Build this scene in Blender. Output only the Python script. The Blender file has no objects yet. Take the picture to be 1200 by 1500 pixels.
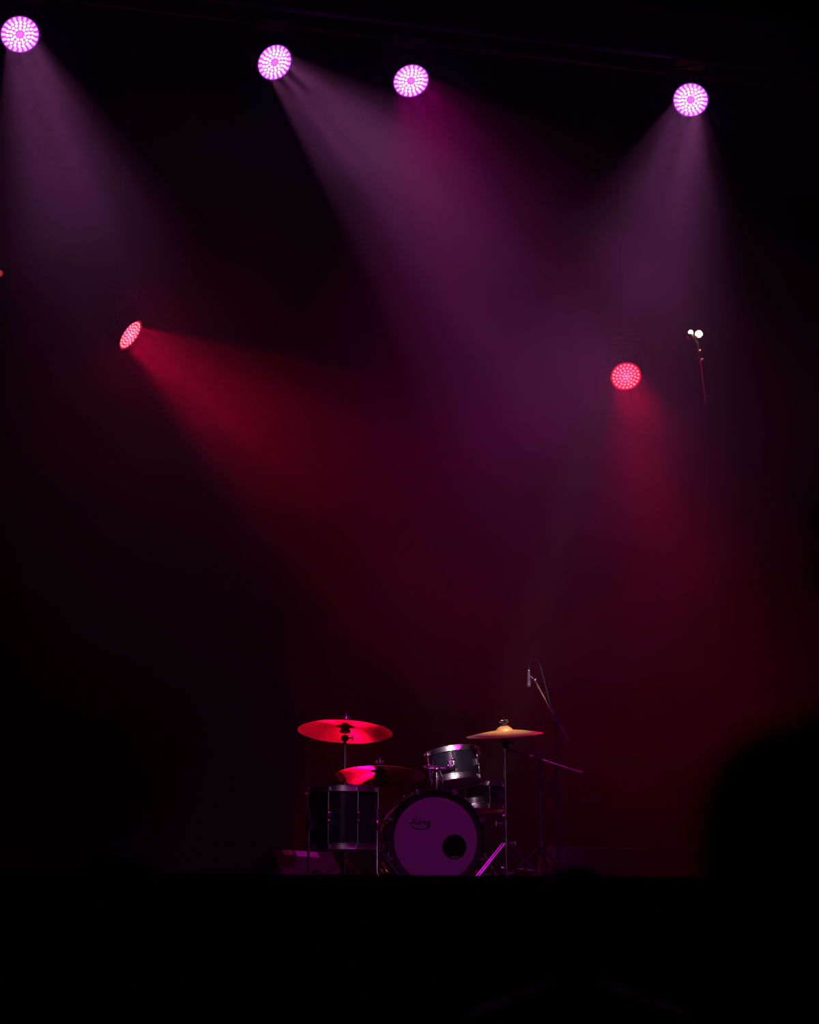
import bpy, math, random
from mathutils import Vector, Matrix, Euler

random.seed(7)
SC = bpy.context.scene
COL = SC.collection
R = math.radians
PI = math.pi

# ------------------------------------------------------------------ camera
FPX = 2630.0                      # focal length in pixels of the 1200x1500 frame
PITCH = R(13.0)
CAM = Vector((0.0, 0.0, 1.45))
cam = bpy.data.cameras.new('camera')
cam_ob = bpy.data.objects.new('camera', cam)
COL.objects.link(cam_ob)
SC.camera = cam_ob
cam.sensor_fit = 'VERTICAL'
cam.sensor_height = 36.0
cam.lens = FPX / 1500 * 36.0
cam.clip_start = 0.05
cam.clip_end = 100
cam_ob.location = CAM
cam_ob.rotation_euler = (PI / 2 + PITCH, 0, 0)
cam.dof.use_dof = True
cam.dof.focus_distance = 10.1
cam.dof.aperture_fstop = 2.0

# ------------------------------------------------------------------ world, exposure
world = bpy.data.worlds.new('dark_hall')
SC.world = world
world.use_nodes = True
world.node_tree.nodes['Background'].inputs[0].default_value = (0, 0, 0, 1)
world.node_tree.nodes['Background'].inputs[1].default_value = 0.0
SC.view_settings.view_transform = 'Standard'
SC.view_settings.look = 'None'
SC.view_settings.gamma = 1.0
SC.view_settings.exposure = 0.0
SC.view_settings.use_curve_mapping = False
SC.cycles.volume_step_rate = 1.0
SC.cycles.volume_max_steps = 64
SC.cycles.volume_bounces = 0
SC.cycles.max_bounces = 5
SC.cycles.use_adaptive_sampling = False

STAGE_Z = 1.63
YAW = R(14.2)                     # the stage is turned this much against the view
FW = Vector((0, math.cos(PITCH), math.sin(PITCH)))
UP = Vector((0, -math.sin(PITCH), math.cos(PITCH)))
RT = Vector((1, 0, 0))


def pix(px, py, depth):
    """point at that pixel and that distance along the view axis"""
    return CAM + depth * (FW + RT * ((px - 600) / FPX) + UP * ((750 - py) / FPX))


def pixy(px, py, Y):
    d = FW + RT * ((px - 600) / FPX) + UP * ((750 - py) / FPX)
    return CAM + d * (Y / d.y)


def stage(x, y, z=0.0):
    """stage frame (x to the right along the front, y upstage from the kit) to world"""
    c, s = math.cos(YAW), math.sin(YAW)
    return Vector((0.14 + x * c - y * s, 10.15 + x * s + y * c, z))


# unseen off-frame lamps, some added for effect: (position, target, colour, power, half angle, blend)
def spot(name, loc, target, color, power, half, blend=0.4, radius=0.06, parent=None):
    l = bpy.data.lights.new(name, 'SPOT')
    l.energy = power
    l.color = color
    l.spot_size = 2 * R(half)
    l.spot_blend = blend
    l.shadow_soft_size = radius
    o = bpy.data.objects.new(name, l)
    COL.objects.link(o)
    ax = (Vector(target) - Vector(loc)).normalized()
    m = ax.to_track_quat('-Z', 'Y').to_matrix().to_4x4()
    m.translation = Vector(loc)
    if parent is None:
        o.matrix_world = m
    else:
        o.parent = parent
        o.matrix_basis = m
    return o


KIT = Vector((0.2, 10.2, 2.05))
# magenta lamp on the side of the front bar, on the bass drum and the wedges
spot('unseen_spot', (2.6, 5.4, 5.6), (0.05, 10.1, 1.9), (1.0, 0.0, 0.88), 320, 13, 0.6)
# lavender and warm narrow lamps, added unseen for the rack tom and bright cymbal
spot('unseen_spot', (-1.2, -3.0, 4.7), (0.27, 10.42, 2.375), (1.0, 0.68, 0.88), 5000, 0.68, 0.5, 0.05)
spot('unseen_spot', (1.7, 6.2, 6.6), (0.535, 10.12, 2.54), (1.0, 0.62, 0.40), 3000, 1.55, 0.5, 0.05)
spot('glint_spot', (-0.2, -3.2, 4.9), (0.12, 10.2, 1.95), (1.0, 0.45, 0.85), 120, 3.0, 0.6, 0.04)  # added lamp, only for bright glints on the kit's chrome
spot('unseen_spot', (1.6, -3.0, 4.3), (0.76, 10.47, 2.82), (1.0, 0.78, 0.84), 3500, 0.6, 0.5, 0.05)  # added narrow lamp to brighten the boom and hanging microphone

# ------------------------------------------------------------------ materials
MATS = {}


def mat(name, color=(0.5, 0.5, 0.5), rough=0.5, metal=0.0, spec=0.5, vary=0.15, scale=18.0,
        bump=0.0, emit=None, emit_strength=0.0, coat=0.0, aniso=0.0, alpha=1.0, trans=0.0, subs=0.0):
    m = bpy.data.materials.new(name)
    m.use_nodes = True
    nt = m.node_tree
    b = nt.nodes['Principled BSDF']
    b.inputs['Base Color'].default_value = (*color, 1)
    b.inputs['Roughness'].default_value = rough
    b.inputs['Metallic'].default_value = metal
    b.inputs['Specular IOR Level'].default_value = spec
    b.inputs['Coat Weight'].default_value = coat
    tc = nt.nodes.new('ShaderNodeTexCoord')
    no = nt.nodes.new('ShaderNodeTexNoise')
    no.inputs['Scale'].default_value = scale
    no.inputs['Detail'].default_value = 3
    nt.links.new(tc.outputs['Object'], no.inputs['Vector'])
    ra = nt.nodes.new('ShaderNodeMapRange')
    ra.inputs[3].default_value = max(0.02, rough * (1 - vary))
    ra.inputs[4].default_value = min(1.0, rough * (1 + vary))
    nt.links.new(no.outputs[0], ra.inputs[0])
    nt.links.new(ra.outputs[0], b.inputs['Roughness'])
    if vary > 0:
        mx = nt.nodes.new('ShaderNodeMix')
        mx.data_type = 'RGBA'
        mx.inputs[6].default_value = (*[c * (1 - vary) for c in color], 1)
        mx.inputs[7].default_value = (*[min(1, c * (1 + vary)) for c in color], 1)
        nt.links.new(no.outputs[0], mx.inputs[0])
        nt.links.new(mx.outputs[2], b.inputs['Base Color'])
    if bump > 0:
        bp = nt.nodes.new('ShaderNodeBump')
        bp.inputs['Strength'].default_value = bump
        bp.inputs['Distance'].default_value = 0.01
        nt.links.new(no.outputs[0], bp.inputs['Height'])
        nt.links.new(bp.outputs[0], b.inputs['Normal'])
    if emit is not None:
        b.inputs['Emission Color'].default_value = (*emit, 1)
        b.inputs['Emission Strength'].default_value = emit_strength
        m.cycles.emission_sampling = 'NONE'
    if aniso > 0:
        b.inputs['Anisotropic'].default_value = aniso
        tg = nt.nodes.new('ShaderNodeTangent')
        tg.direction_type = 'RADIAL'
        tg.axis = 'Z'
        nt.links.new(tg.outputs[0], b.inputs['Tangent'])
    if trans > 0:
        b.inputs['Transmission Weight'].default_value = trans
    if subs > 0:
        b.inputs['Subsurface Weight'].default_value = subs
    MATS[name] = m
    return m


mat('stage_black', (0.012, 0.012, 0.012), 0.7, vary=0.3, bump=0.1)
mat('hall_black', (0.004, 0.004, 0.004), 0.9, spec=0.1, vary=0.3)
mat('curtain', (0.003, 0.003, 0.003), 1.0, spec=0.0, vary=0.3)
mat('black_metal', (0.012, 0.012, 0.013), 0.45, 0.0, 0.4)
mat('matt_black', (0.010, 0.010, 0.010), 0.75, 0.0, 0.25)
mat('rubber', (0.010, 0.010, 0.010), 0.85, 0.0, 0.2)
mat('chrome', (0.78, 0.77, 0.79), 0.20, 1.0, vary=0.1)
mat('hoop_steel', (0.78, 0.76, 0.80), 0.32, 1.0, vary=0.1)
mat('chrome_soft', (0.55, 0.53, 0.56), 0.30, 1.0, vary=0.15)
mat('dark_chrome', (0.20, 0.19, 0.21), 0.28, 1.0, vary=0.15)
mat('shell_black', (0.010, 0.010, 0.016), 0.22, 0.0, 0.5, coat=0.6)
mat('shell_blue', (0.020, 0.020, 0.036), 0.30, 0.0, 0.5, coat=0.4)
mat('hoop_black', (0.010, 0.009, 0.011), 0.35, 0.0, 0.4, coat=0.2)
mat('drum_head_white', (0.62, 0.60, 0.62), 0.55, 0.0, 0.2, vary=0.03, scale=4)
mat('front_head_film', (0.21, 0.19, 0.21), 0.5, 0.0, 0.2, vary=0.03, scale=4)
mat('drum_head_clear', (0.55, 0.50, 0.50), 0.40, 0.0, 0.4, vary=0.05)
mat('head_border', (0.008, 0.007, 0.009), 0.5, 0.0, 0.2)
mat('lettering', (0.012, 0.008, 0.012), 0.6, 0.0, 0.1)
mat('bronze', (0.80, 0.46, 0.20), 0.38, 1.0, vary=0.10, scale=60, aniso=0.78)
mat('bronze_brushed', (0.95, 0.56, 0.27), 0.46, 0.7, vary=0.12, scale=60, aniso=0.3)
mat('felt', (0.03, 0.03, 0.03), 1.0, 0.0, 0.05)
mat('speaker_carpet', (0.085, 0.065, 0.080), 0.85, 0.0, 0.2, bump=0.3, scale=150)
mat('grille_steel', (0.02, 0.02, 0.02), 0.5, 0.6, 0.4)
mat('paper_tape', (0.75, 0.70, 0.75), 0.8, 0.0, 0.2, vary=0.04)
mat('mic_grey', (0.22, 0.21, 0.23), 0.45, 0.5, 0.4)
mat('cable', (0.06, 0.055, 0.06), 0.55, 0.0, 0.4)
mat('housing', (0.012, 0.012, 0.013), 0.5, 0.0, 0.4)
mat('violet_plate', (0.10, 0.02, 0.14), 0.4, emit=(0.66, 0.05, 0.95), emit_strength=0.8)
mat('violet_led', (0.8, 0.8, 0.8), 0.2, emit=(1.0, 0.66, 1.0), emit_strength=1.9)
mat('violet_led_rim', (0.8, 0.8, 0.8), 0.2, emit=(1.0, 0.40, 1.0), emit_strength=1.4)
mat('violet_core', (0.2, 0.1, 0.2), 0.2, emit=(0.65, 0.18, 0.85), emit_strength=0.7)
mat('red_plate', (0.14, 0.01, 0.02), 0.4, emit=(0.9, 0.0, 0.05), emit_strength=0.35)
mat('red_led', (0.8, 0.8, 0.8), 0.2, emit=(1.0, 0.45, 0.42), emit_strength=1.5)
mat('warm_bulb', (0.9, 0.9, 0.9), 0.2, emit=(1.0, 0.80, 0.52), emit_strength=6.0)
mat('glint_bulb', (0.3, 0.05, 0.05), 0.3, emit=(1.0, 0.12, 0.10), emit_strength=0.25)  # edge glint put into emission
mat('skin', (0.42, 0.26, 0.19), 0.55, 0.0, 0.3)
mat('shirt_black', (0.008, 0.008, 0.009), 0.95, 0.0, 0.1, bump=0.2)
mat('trousers_dark', (0.010, 0.011, 0.016), 0.95, 0.0, 0.1, bump=0.2)
mat('hair_dark', (0.008, 0.006, 0.005), 0.7, 0.0, 0.2, bump=0.5, scale=60)
mat('shoe_dark', (0.01, 0.01, 0.01), 0.6)
mat('eye_white', (0.6, 0.6, 0.6), 0.3)



# ------------------------------------------------------------------ mesh helpers
class MB:
    def __init__(self):
        self.v, self.f = [], []

    def add(self, verts, faces, M=None):
        n = len(self.v)
        if M is not None:
            verts = [M @ Vector(p) for p in verts]
        self.v += [tuple(p) for p in verts]
        self.f += [tuple(n + i for i in f) for f in faces]
        return self

    def box(self, c, s, M=None, bev=0.0):
        x, y, z = s[0] / 2, s[1] / 2, s[2] / 2
        if bev <= 0:
            vs = [(c[0] + a * x, c[1] + b * y, c[2] + d * z) for a in (-1, 1) for b in (-1, 1) for d in (-1, 1)]
            fs = [(0, 1, 3, 2), (4, 6, 7, 5), (0, 4, 5, 1), (2, 3, 7, 6), (0, 2, 6, 4), (1, 5, 7, 3)]
            return self.add(vs, fs, M)
        e = bev
        vs, fs = [], []
        rings = [(x - e, y - e, -z), (x, y, -z + e), (x, y, z - e), (x - e, y - e, z)]
        for rx, ry, rz in rings:
            ex, ey = (e, e) if abs(rx - x) < 1e-9 else (0, 0)
            pts = [(rx, ry - ey), (rx - ex, ry), (-rx + ex, ry), (-rx, ry - ey), (-rx, -ry + ey), (-rx + ex, -ry), (rx - ex, -ry), (rx, -ry + ey)]
            vs += [(c[0] + p[0], c[1] + p[1], c[2] + rz) for p in pts]
        for k in range(3):
            for i in range(8):
                j = (i + 1) % 8
                fs.append((k * 8 + i, k * 8 + j, k * 8 + 8 + j, k * 8 + 8 + i))
        fs.append(tuple(range(7, -1, -1)))
        fs.append(tuple(range(24, 32)))
        return self.add(vs, fs, M)

    def lathe(self, prof, n=32, M=None, closed=False):
        """profile of (r, z) turned about z; r = 0 ends are closed as fans"""
        vs, fs, idx = [], [], []
        for r, z in prof:
            if r < 1e-6:
                idx.append([len(vs)] * n)
                vs.append((0, 0, z))
            else:
                idx.append(list(range(len(vs), len(vs) + n)))
                vs += [(r * math.cos(2 * PI * i / n), r * math.sin(2 * PI * i / n), z) for i in range(n)]
        rows = list(zip(idx[:-1], idx[1:]))
        if closed:
            rows.append((idx[-1], idx[0]))
        for a, b in rows:
            for i in range(n):
                j = (i + 1) % n
                q = [a[i], a[j], b[j], b[i]]
                u = []
                for t in q:
                    if t not in u:
                        u.append(t)
                if len(u) > 2:
                    fs.append(tuple(u))
        return self.add(vs, fs, M)

    def tube(self, pts, r, n=10, caps=True, M=None):
        pts = [Vector(p) for p in pts]
        rs = r if isinstance(r, (list, tuple)) else [r] * len(pts)
        vs, fs = [], []
        t0 = (pts[1] - pts[0]).normalized()
        u = t0.orthogonal().normalized()
        for k, p in enumerate(pts):
            a = pts[max(0, k - 1)]
            b = pts[min(len(pts) - 1, k + 1)]
            t = (b - a).normalized()
            u = (u - t * u.dot(t)).normalized()
            w = t.cross(u)
            for i in range(n):
                an = 2 * PI * i / n
                vs.append(p + (u * math.cos(an) + w * math.sin(an)) * rs[k])
        for k in range(len(pts) - 1):
            for i in range(n):
                j = (i + 1) % n
                fs.append((k * n + i, k * n + j, k * n + n + j, k * n + n + i))
        if caps:
            fs.append(tuple(range(n - 1, -1, -1)))
            fs.append(tuple(range((len(pts) - 1) * n, len(pts) * n)))
        return self.add(vs, fs, M)

    def ball(self, c, r, n=12, m=8, M=None):
        rr = r if isinstance(r, (list, tuple)) else (r, r, r)
        prof = [(math.sin(PI * k / m), -math.cos(PI * k / m)) for k in range(m + 1)]
        prof[0] = (0, -1)
        prof[-1] = (0, 1)
        T = Matrix.Translation(Vector(c)) @ Matrix.Diagonal((*rr, 1))
        return self.lathe(prof, n, T if M is None else M @ T)

    def capsule(self, a, b, ra, rb, n=12):
        a, b = Vector(a), Vector(b)
        L = (b - a).length
        q = (b - a).to_track_quat('Z', 'Y').to_matrix().to_4x4()
        q.translation = a
        prof = [(0, -ra)] + [(ra * math.sin(t), -ra * math.cos(t)) for t in (PI / 6, PI / 3, PI / 2)]
        prof += [(rb * math.cos(t), L + rb * math.sin(t)) for t in (0, PI / 6, PI / 3)] + [(0, L + rb)]
        return self.lathe(prof, n, q)

    def prism(self, poly, x0, x1, M=None):
        """polygon in (y, z) extruded along x"""
        n = len(poly)
        vs = [(x0, y, z) for y, z in poly] + [(x1, y, z) for y, z in poly]
        fs = [tuple(range(n)), tuple(range(2 * n - 1, n - 1, -1))]
        fs += [(i, i + n, (i + 1) % n + n, (i + 1) % n) for i in range(n)]
        return self.add(vs, fs, M)

    def mesh(self, name, material, smooth=True):
        me = bpy.data.meshes.new(name)
        me.from_pydata(self.v, [], self.f)
        me.materials.append(MATS[material])
        import bmesh
        bm = bmesh.new()
        bm.from_mesh(me)
        bmesh.ops.recalc_face_normals(bm, faces=bm.faces)
        if smooth:
            for f in bm.faces:
                f.smooth = True
            for e in bm.edges:
                if len(e.link_faces) == 2 and e.calc_face_angle(0) > R(38):
                    e.smooth = False
        bm.to_mesh(me)
        bm.free()
        return me

    def build(self, name, material, parent=None, smooth=True):
        return link(name, self.mesh(name, material, smooth), parent)


def link(name, me, parent=None, M=None):
    o = bpy.data.objects.new(name, me)
    COL.objects.link(o)
    if parent is not None:
        o.parent = parent
    if M is not None:
        o.matrix_basis = M
    return o


def tag(o, label, cat, group=None):
    o['label'] = label
    o['category'] = cat
    if group:
        o['group'] = group
    return o


def thing(name, label, cat, loc, rot=None, group=None):
    o = bpy.data.objects.new(name, None)
    COL.objects.link(o)
    o.empty_display_size = 0.1
    if rot is None:
        rot = Matrix.Identity(4)
    m = rot.to_4x4()
    m.translation = Vector(loc)
    o.matrix_basis = m
    return tag(o, label, cat, group)


def struct(o, label):
    o['kind'] = 'structure'
    o['label'] = label
    return o


RZ = lambda a: Matrix.Rotation(a, 4, 'Z')
RX = lambda a: Matrix.Rotation(a, 4, 'X')
RY = lambda a: Matrix.Rotation(a, 4, 'Y')
TR = lambda x, y, z: Matrix.Translation(Vector((x, y, z)))

# ------------------------------------------------------------------ the hall and the stage
FRONT = -3.42                     # stage front edge, in the stage frame
BACK = 3.5


def slab(name, x0, x1, y0, y1, z0, z1, m, label):
    b = MB()
    b.box(((x0 + x1) / 2, (y0 + y1) / 2, (z0 + z1) / 2), (x1 - x0, y1 - y0, z1 - z0))
    o = b.build(name, m, None, False)
    o.matrix_basis = TR(0.14, 10.15, 0) @ RZ(YAW)
    return struct(o, label)


slab('floor', -9.2, 9.2, -17.2, BACK + 0.8, -0.2, 0.0, 'hall_black', 'black hall floor in front of the stage')
slab('stage_floor', -8.0, 8.0, FRONT, BACK + 0.6, 0.0, STAGE_Z, 'stage_black', 'black stage platform with straight front edge')
slab('wall_back', -9.2, 9.2, BACK + 0.6, BACK + 0.8, 0, 10.2, 'hall_black', 'black back wall of the hall')
slab('wall_left', -9.2, -9.0, -17, BACK + 0.6, 0, 10.2, 'hall_black', 'black left wall of the hall')
slab('wall_right', 9.0, 9.2, -17, BACK + 0.6, 0, 10.2, 'hall_black', 'black right wall of the hall')
slab('wall_front', -9.2, 9.2, -17.2, -17, 0, 10.2, 'hall_black', 'black rear wall of the auditorium')
slab('ceiling', -9.2, 9.2, -17.2, BACK + 0.8, 10.2, 10.4, 'hall_black', 'black hall ceiling')

# taut backdrop cloth
b = MB()
b.box((0, 0, (STAGE_Z + 0.02 + 9.4) / 2), (15.2, 0.012, 9.38 - STAGE_Z))
cur = b.build('backdrop_cloth', 'curtain', None, False)
cur.matrix_basis = TR(*stage(0, BACK + 0.3)) @ RZ(YAW)
tag(cur, 'black taut backdrop cloth hanging behind the stage', 'curtain')
b = MB()
b.tube([(-7.7, 0, 9.42), (7.7, 0, 9.42)], 0.03)
b.build('top_rail', 'matt_black', cur)
b = MB()
b.tube([(-7.6, 0, STAGE_Z + 0.02), (7.6, 0, STAGE_Z + 0.02)], 0.018)
b.build('bottom_hem', 'curtain', cur)

# ------------------------------------------------------------------ haze
hz = MB()
hz.box((0, 0.10, (STAGE_Z + 9.0) / 2 + 0.01), (13.6, 7.2, 9.0 - STAGE_Z))
haze_ob = hz.build('stage_haze', 'hall_black', None, False)
haze_ob.matrix_basis = TR(0.14, 10.15, 0) @ RZ(YAW)
haze_ob['kind'] = 'stuff'
tag(haze_ob, 'drifting stage haze lit by the purple and red beams', 'haze')
hm = bpy.data.materials.new('haze')
hm.use_nodes = True
nt = hm.node_tree
nt.nodes.clear()
out = nt.nodes.new('ShaderNodeOutputMaterial')
sca = nt.nodes.new('ShaderNodeVolumeScatter')
sca.inputs['Anisotropy'].default_value = 0.25
tc = nt.nodes.new('ShaderNodeTexCoord')
no = nt.nodes.new('ShaderNodeTexNoise')
no.inputs['Scale'].default_value = 0.55
no.inputs['Detail'].default_value = 2.0
no.inputs['Distortion'].default_value = 0.6
mr = nt.nodes.new('ShaderNodeMapRange')
mr.inputs[1].default_value = 0.34
mr.inputs[2].default_value = 0.68
mr.inputs[3].default_value = 0.25
mr.inputs[4].default_value = 1.0
sep = nt.nodes.new('ShaderNodeSeparateXYZ')
yr = nt.nodes.new('ShaderNodeMapRange')        # thicker upstage, thinning out over the apron
yr.interpolation_type = 'SMOOTHSTEP'
yr.inputs[1].default_value = -3.4
yr.inputs[2].default_value = 1.0
yr.inputs[3].default_value = 0.0
yr.inputs[4].default_value = 1.0
mu = nt.nodes.new('ShaderNodeMath')
mu.operation = 'MULTIPLY'
mu2 = nt.nodes.new('ShaderNodeMath')
mu2.operation = 'MULTIPLY'
mu2.inputs[1].default_value = 0.028
nt.links.new(tc.outputs['Object'], no.inputs['Vector'])
nt.links.new(tc.outputs['Object'], sep.inputs[0])
nt.links.new(sep.outputs[1], yr.inputs[0])
nt.links.new(no.outputs[0], mr.inputs[0])
nt.links.new(mr.outputs[0], mu.inputs[0])
yb = nt.nodes.new('ShaderNodeMapRange')        # raised by the backdrop to brighten the red beams at their lamps
yb.interpolation_type = 'SMOOTHSTEP'
yb.inputs[1].default_value = 1.2
yb.inputs[2].default_value = 3.0
yb.inputs[3].default_value = 1.0
yb.inputs[4].default_value = 3.6
muy = nt.nodes.new('ShaderNodeMath')
muy.operation = 'MULTIPLY'
nt.links.new(sep.outputs[1], yb.inputs[0])
nt.links.new(yb.outputs[0], muy.inputs[1])
nt.links.new(yr.outputs[0], muy.inputs[0])
nt.links.new(muy.outputs[0], mu.inputs[1])
zr = nt.nodes.new('ShaderNodeMapRange')        # thinner up in the rig
zr.interpolation_type = 'SMOOTHSTEP'
zr.inputs[1].default_value = 7.8
zr.inputs[2].default_value = 4.8
zr.inputs[3].default_value = 0.15
zr.inputs[4].default_value = 1.0
mu3 = nt.nodes.new('ShaderNodeMath')
mu3.operation = 'MULTIPLY'
nt.links.new(sep.outputs[2], zr.inputs[0])
nt.links.new(zr.outputs[0], mu3.inputs[1])
nt.links.new(mu.outputs[0], mu3.inputs[0])
# density raised over the middle of the stage so the beams glow there
vd = nt.nodes.new('ShaderNodeVectorMath')
vd.operation = 'DISTANCE'
glow_centre = haze_ob.matrix_basis.inverted() @ pix(660, 800, 9.9)
vd.inputs[1].default_value = tuple(glow_centre)
nt.links.new(tc.outputs['Object'], vd.inputs[0])
nd = nt.nodes.new('ShaderNodeMath')
nd.operation = 'MULTIPLY_ADD'
nd.inputs[1].default_value = -1.6
nt.links.new(no.outputs[0], nd.inputs[0])
nt.links.new(vd.outputs['Value'], nd.inputs[2])
br = nt.nodes.new('ShaderNodeMapRange')
br.interpolation_type = 'SMOOTHSTEP'
br.inputs[1].default_value = 1.5
br.inputs[2].default_value = -0.6
br.inputs[3].default_value = 1.0
br.inputs[4].default_value = 2.6
nt.links.new(nd.outputs[0], br.inputs[0])
mu4 = nt.nodes.new('ShaderNodeMath')
mu4.operation = 'MULTIPLY'
nt.links.new(mu3.outputs[0], mu4.inputs[0])
nt.links.new(br.outputs[0], mu4.inputs[1])
nt.links.new(mu4.outputs[0], mu2.inputs[0])
nt.links.new(mu2.outputs[0], sca.inputs['Density'])
nt.links.new(sca.outputs[0], out.inputs['Volume'])
haze_ob.data.materials.clear()
haze_ob.data.materials.append(hm)

# ------------------------------------------------------------------ stage lamps
LENS_R = 0.1175


def view_axis(P, psi, th):
    v = (CAM - P).normalized()
    r = Vector((0, 0, 1)).cross(-v).normalized()
    r = -r if r.x < 0 else r
    u = r.cross(-v).normalized()
    u = -u if u.z < 0 else u
    psi, th = R(psi), R(th)
    return (math.cos(th) * v + math.sin(th) * (math.cos(psi) * r + math.sin(psi) * u)).normalized()


def led_meshes():
    d = {}
    # face towards -z
    def dome(bm, x, y, r, z=-0.004, h=0.006):
        bm.lathe([(r, z), (r * 0.75, z - h * 0.7), (0, z - h)], 8, TR(x, y, 0))
    inner, rim, core = MB(), MB(), MB()
    for rad, n, off in ((0.036, 9, 0.0), (0.057, 14, 0.2), (0.078, 18, 0.1)):
        for k in range(n):
            a = 2 * PI * (k + off) / n
            dome(inner, rad * math.cos(a), rad * math.sin(a), 0.0098)
    for k in range(20):
        a = 2 * PI * (k + 0.3) / 20
        for q in (0.096, 0.106):
            dome(rim, q * math.cos(a), q * math.sin(a), 0.0098)
    core.lathe([(0.020, -0.004), (0.016, -0.010), (0.0, -0.010)], 16)
    d['v'] = [('led_lenses', inner.mesh('led_lenses', 'violet_led')),
              ('rim_led_lenses', rim.mesh('rim_led_lenses', 'violet_led_rim')),
              ('core_lens', core.mesh('core_lens', 'violet_core'))]
    red = MB()
    dome(red, 0, 0, 0.0072)
    for rad, n, off in ((0.024, 6, 0.0), (0.048, 11, 0.3), (0.073, 16, 0.1), (0.099, 20, 0.4)):
        for k in range(n):
            a = 2 * PI * (k + off) / n
            dome(red, rad * math.cos(a), rad * math.sin(a), 0.0072)
    d['r'] = [('led_lenses', red.mesh('led_lenses', 'red_led'))]
    hb = MB()
    hb.lathe([(0.0, 0.20), (0.07, 0.20), (0.105, 0.17), (0.125, 0.10), (0.128, 0.015), (0.126, -0.012),
              (0.1195, -0.012), (0.1185, 0.002), (0.0, 0.002)], 40)
    for k in range(10):           # cooling fins on the back
        a = 2 * PI * k / 10
        hb.box((0.060, 0, 0.200), (0.06, 0.006, 0.024), RZ(a))
    d['housing'] = hb.mesh('head_housing', 'housing')
    pl = MB()
    pl.lathe([(0.0, -0.003), (0.1180, -0.003), (0.1180, 0.0)], 40)
    d['plate_v'] = pl.mesh('lens_plate', 'violet_plate')
    d['plate_r'] = pl.mesh('lens_plate', 'red_plate')
    return d


LED = led_meshes()


def wash_light(label, px, py, depth, psi, th, half, color, power, kind, group, pipe_dz=0.33,
               pos=None, axis=None, spots=9, jitter=0.35, halo=4.5, name='wash_light'):
    P = pix(px, py, depth) if pos is None else Vector(pos)
    ax = view_axis(P, psi, th) if axis is None else Vector(axis).normalized()
    top = P - ax * 0.09 + Vector((0, 0, pipe_dz))
    root = thing(name, label, 'stage light', top, None, group)
    hor = Vector((-ax.y, ax.x, 0)).normalized()
    if pipe_dz > 0:
        # clamp on the pipe, base box, yoke
        c = MB()
        c.tube([(-0.02, 0, 0), (0.02, 0, 0)], 0.034, 14, M=RZ(YAW))
        c.box((0, 0, -0.04), (0.035, 0.05, 0.05), RZ(YAW))
        c.build('clamp', 'matt_black', root)
        base_z = -0.085
    else:
        base_z = -pipe_dz - 0.03
        base_z = -(top.z - STAGE_Z) + 0.02
    bb = MB()
    bb.box((0, 0, base_z), (0.22, 0.15, 0.04), RZ(YAW), 0.008)
    bb.build('base', 'housing', root)
    piv = P - ax * -0.0 - top - ax * 0.09     # pivot of the head, local
    y = MB()
    s = 1 if pipe_dz > 0 else -1
    for k in (-1, 1):
        a = Vector((0, 0, base_z)) + hor * (k * 0.10)
        m1 = Vector((0, 0, base_z - 0.03 * s)) + hor * (k * 0.142)
        y.tube([a, m1, piv + hor * (k * 0.142)], 0.010, 8)
        y.tube([piv + hor * (k * 0.125), piv + hor * (k * 0.155)], 0.022, 12)
    cb = Vector((0, 0, base_z - 0.024 * s))
    y.tube([cb - hor * 0.142, cb + hor * 0.142], 0.010, 8)
    y.build('yoke', 'housing', root)
    q = ax.to_track_quat('-Z', 'Y').to_matrix().to_4x4()
    q.translation = P - top
    h = link('head_housing', LED['housing'], root, q)
    link('lens_plate', LED['plate_' + kind], h)
    for nm, me in LED[kind]:
        o = link(nm, me, h)
        if 'lenses' in nm:
            o['kind'] = 'stuff'
    # one lamp per cluster of diodes
    rnd = random.Random(int(px * 7 + py))
    u = ax.orthogonal().normalized()
    w = ax.cross(u)
    tot = 0
    for k in range(spots):
        a = 2 * PI * (k + rnd.uniform(-0.25, 0.25)) / spots
        rad = 0.080 if k % 3 else 0.045
        e = u * math.cos(a) + w * math.sin(a)
        tilt = R(half) * (0.42 if k % 3 else 0.18)
        loc = P + ax * 0.02 + e * rad - top
        d = (ax + e * math.tan(tilt)).normalized()
        pw = power / spots * (1 + jitter * rnd.uniform(-1, 1))
        spot('led_cluster', loc, loc + d, color, pw, half * 0.60, 0.55, 0.012, root)
    g = bpy.data.lights.new('lens_halo', 'POINT')     # added point light for the halo around the face
    g.energy = halo * (1 if kind == 'v' else 2)
    g.color = (0.55, 0.04, 1.0) if kind == 'v' else (1.0, 0.0, 0.08)
    g.shadow_soft_size = 0.09
    go = bpy.data.objects.new('lens_halo', g)
    COL.objects.link(go)
    go.parent = root
    go.location = P + ax * 0.10 - top
    return root


PU = (1.0, 0.21, 0.80)
GP = 'purple wash lights on the front pipe'
wash_light('purple wash light above the dim red glint, beam falling steeply', 29, 50, 11.30, -68, 22, 9.5, PU, 3900, 'v', GP)
wash_light('purple wash light turned aside, oval face with beam slanting across', 402, 91, 11.72, -40, 32, 12.5, PU, 4000, 'v', GP)
wash_light('violet wash light with a faint wide beam, beside the slanted one', 602, 118, 11.98, -68, 30, 23, (0.85, 0.0, 0.40), 1300, 'v', GP)
wash_light('purple wash light hanging above the twin white lamp', 1012, 146, 12.40, -105, 20, 10.8, PU, 3300, 'v', GP)
RD = (1.0, 0.0, 0.06)
GR = 'red wash lights on drop pipes'
wash_light('red wash light seen from the side, narrow oval face', 190, 490, 12.9, -32, 66, 25, RD, 950, 'r', GR)
wash_light('red wash light facing forward, round face beside the twin white lamp', 917, 551, 14.2, -74, 27, 14.5, RD, 1350, 'r', GR)

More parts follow.
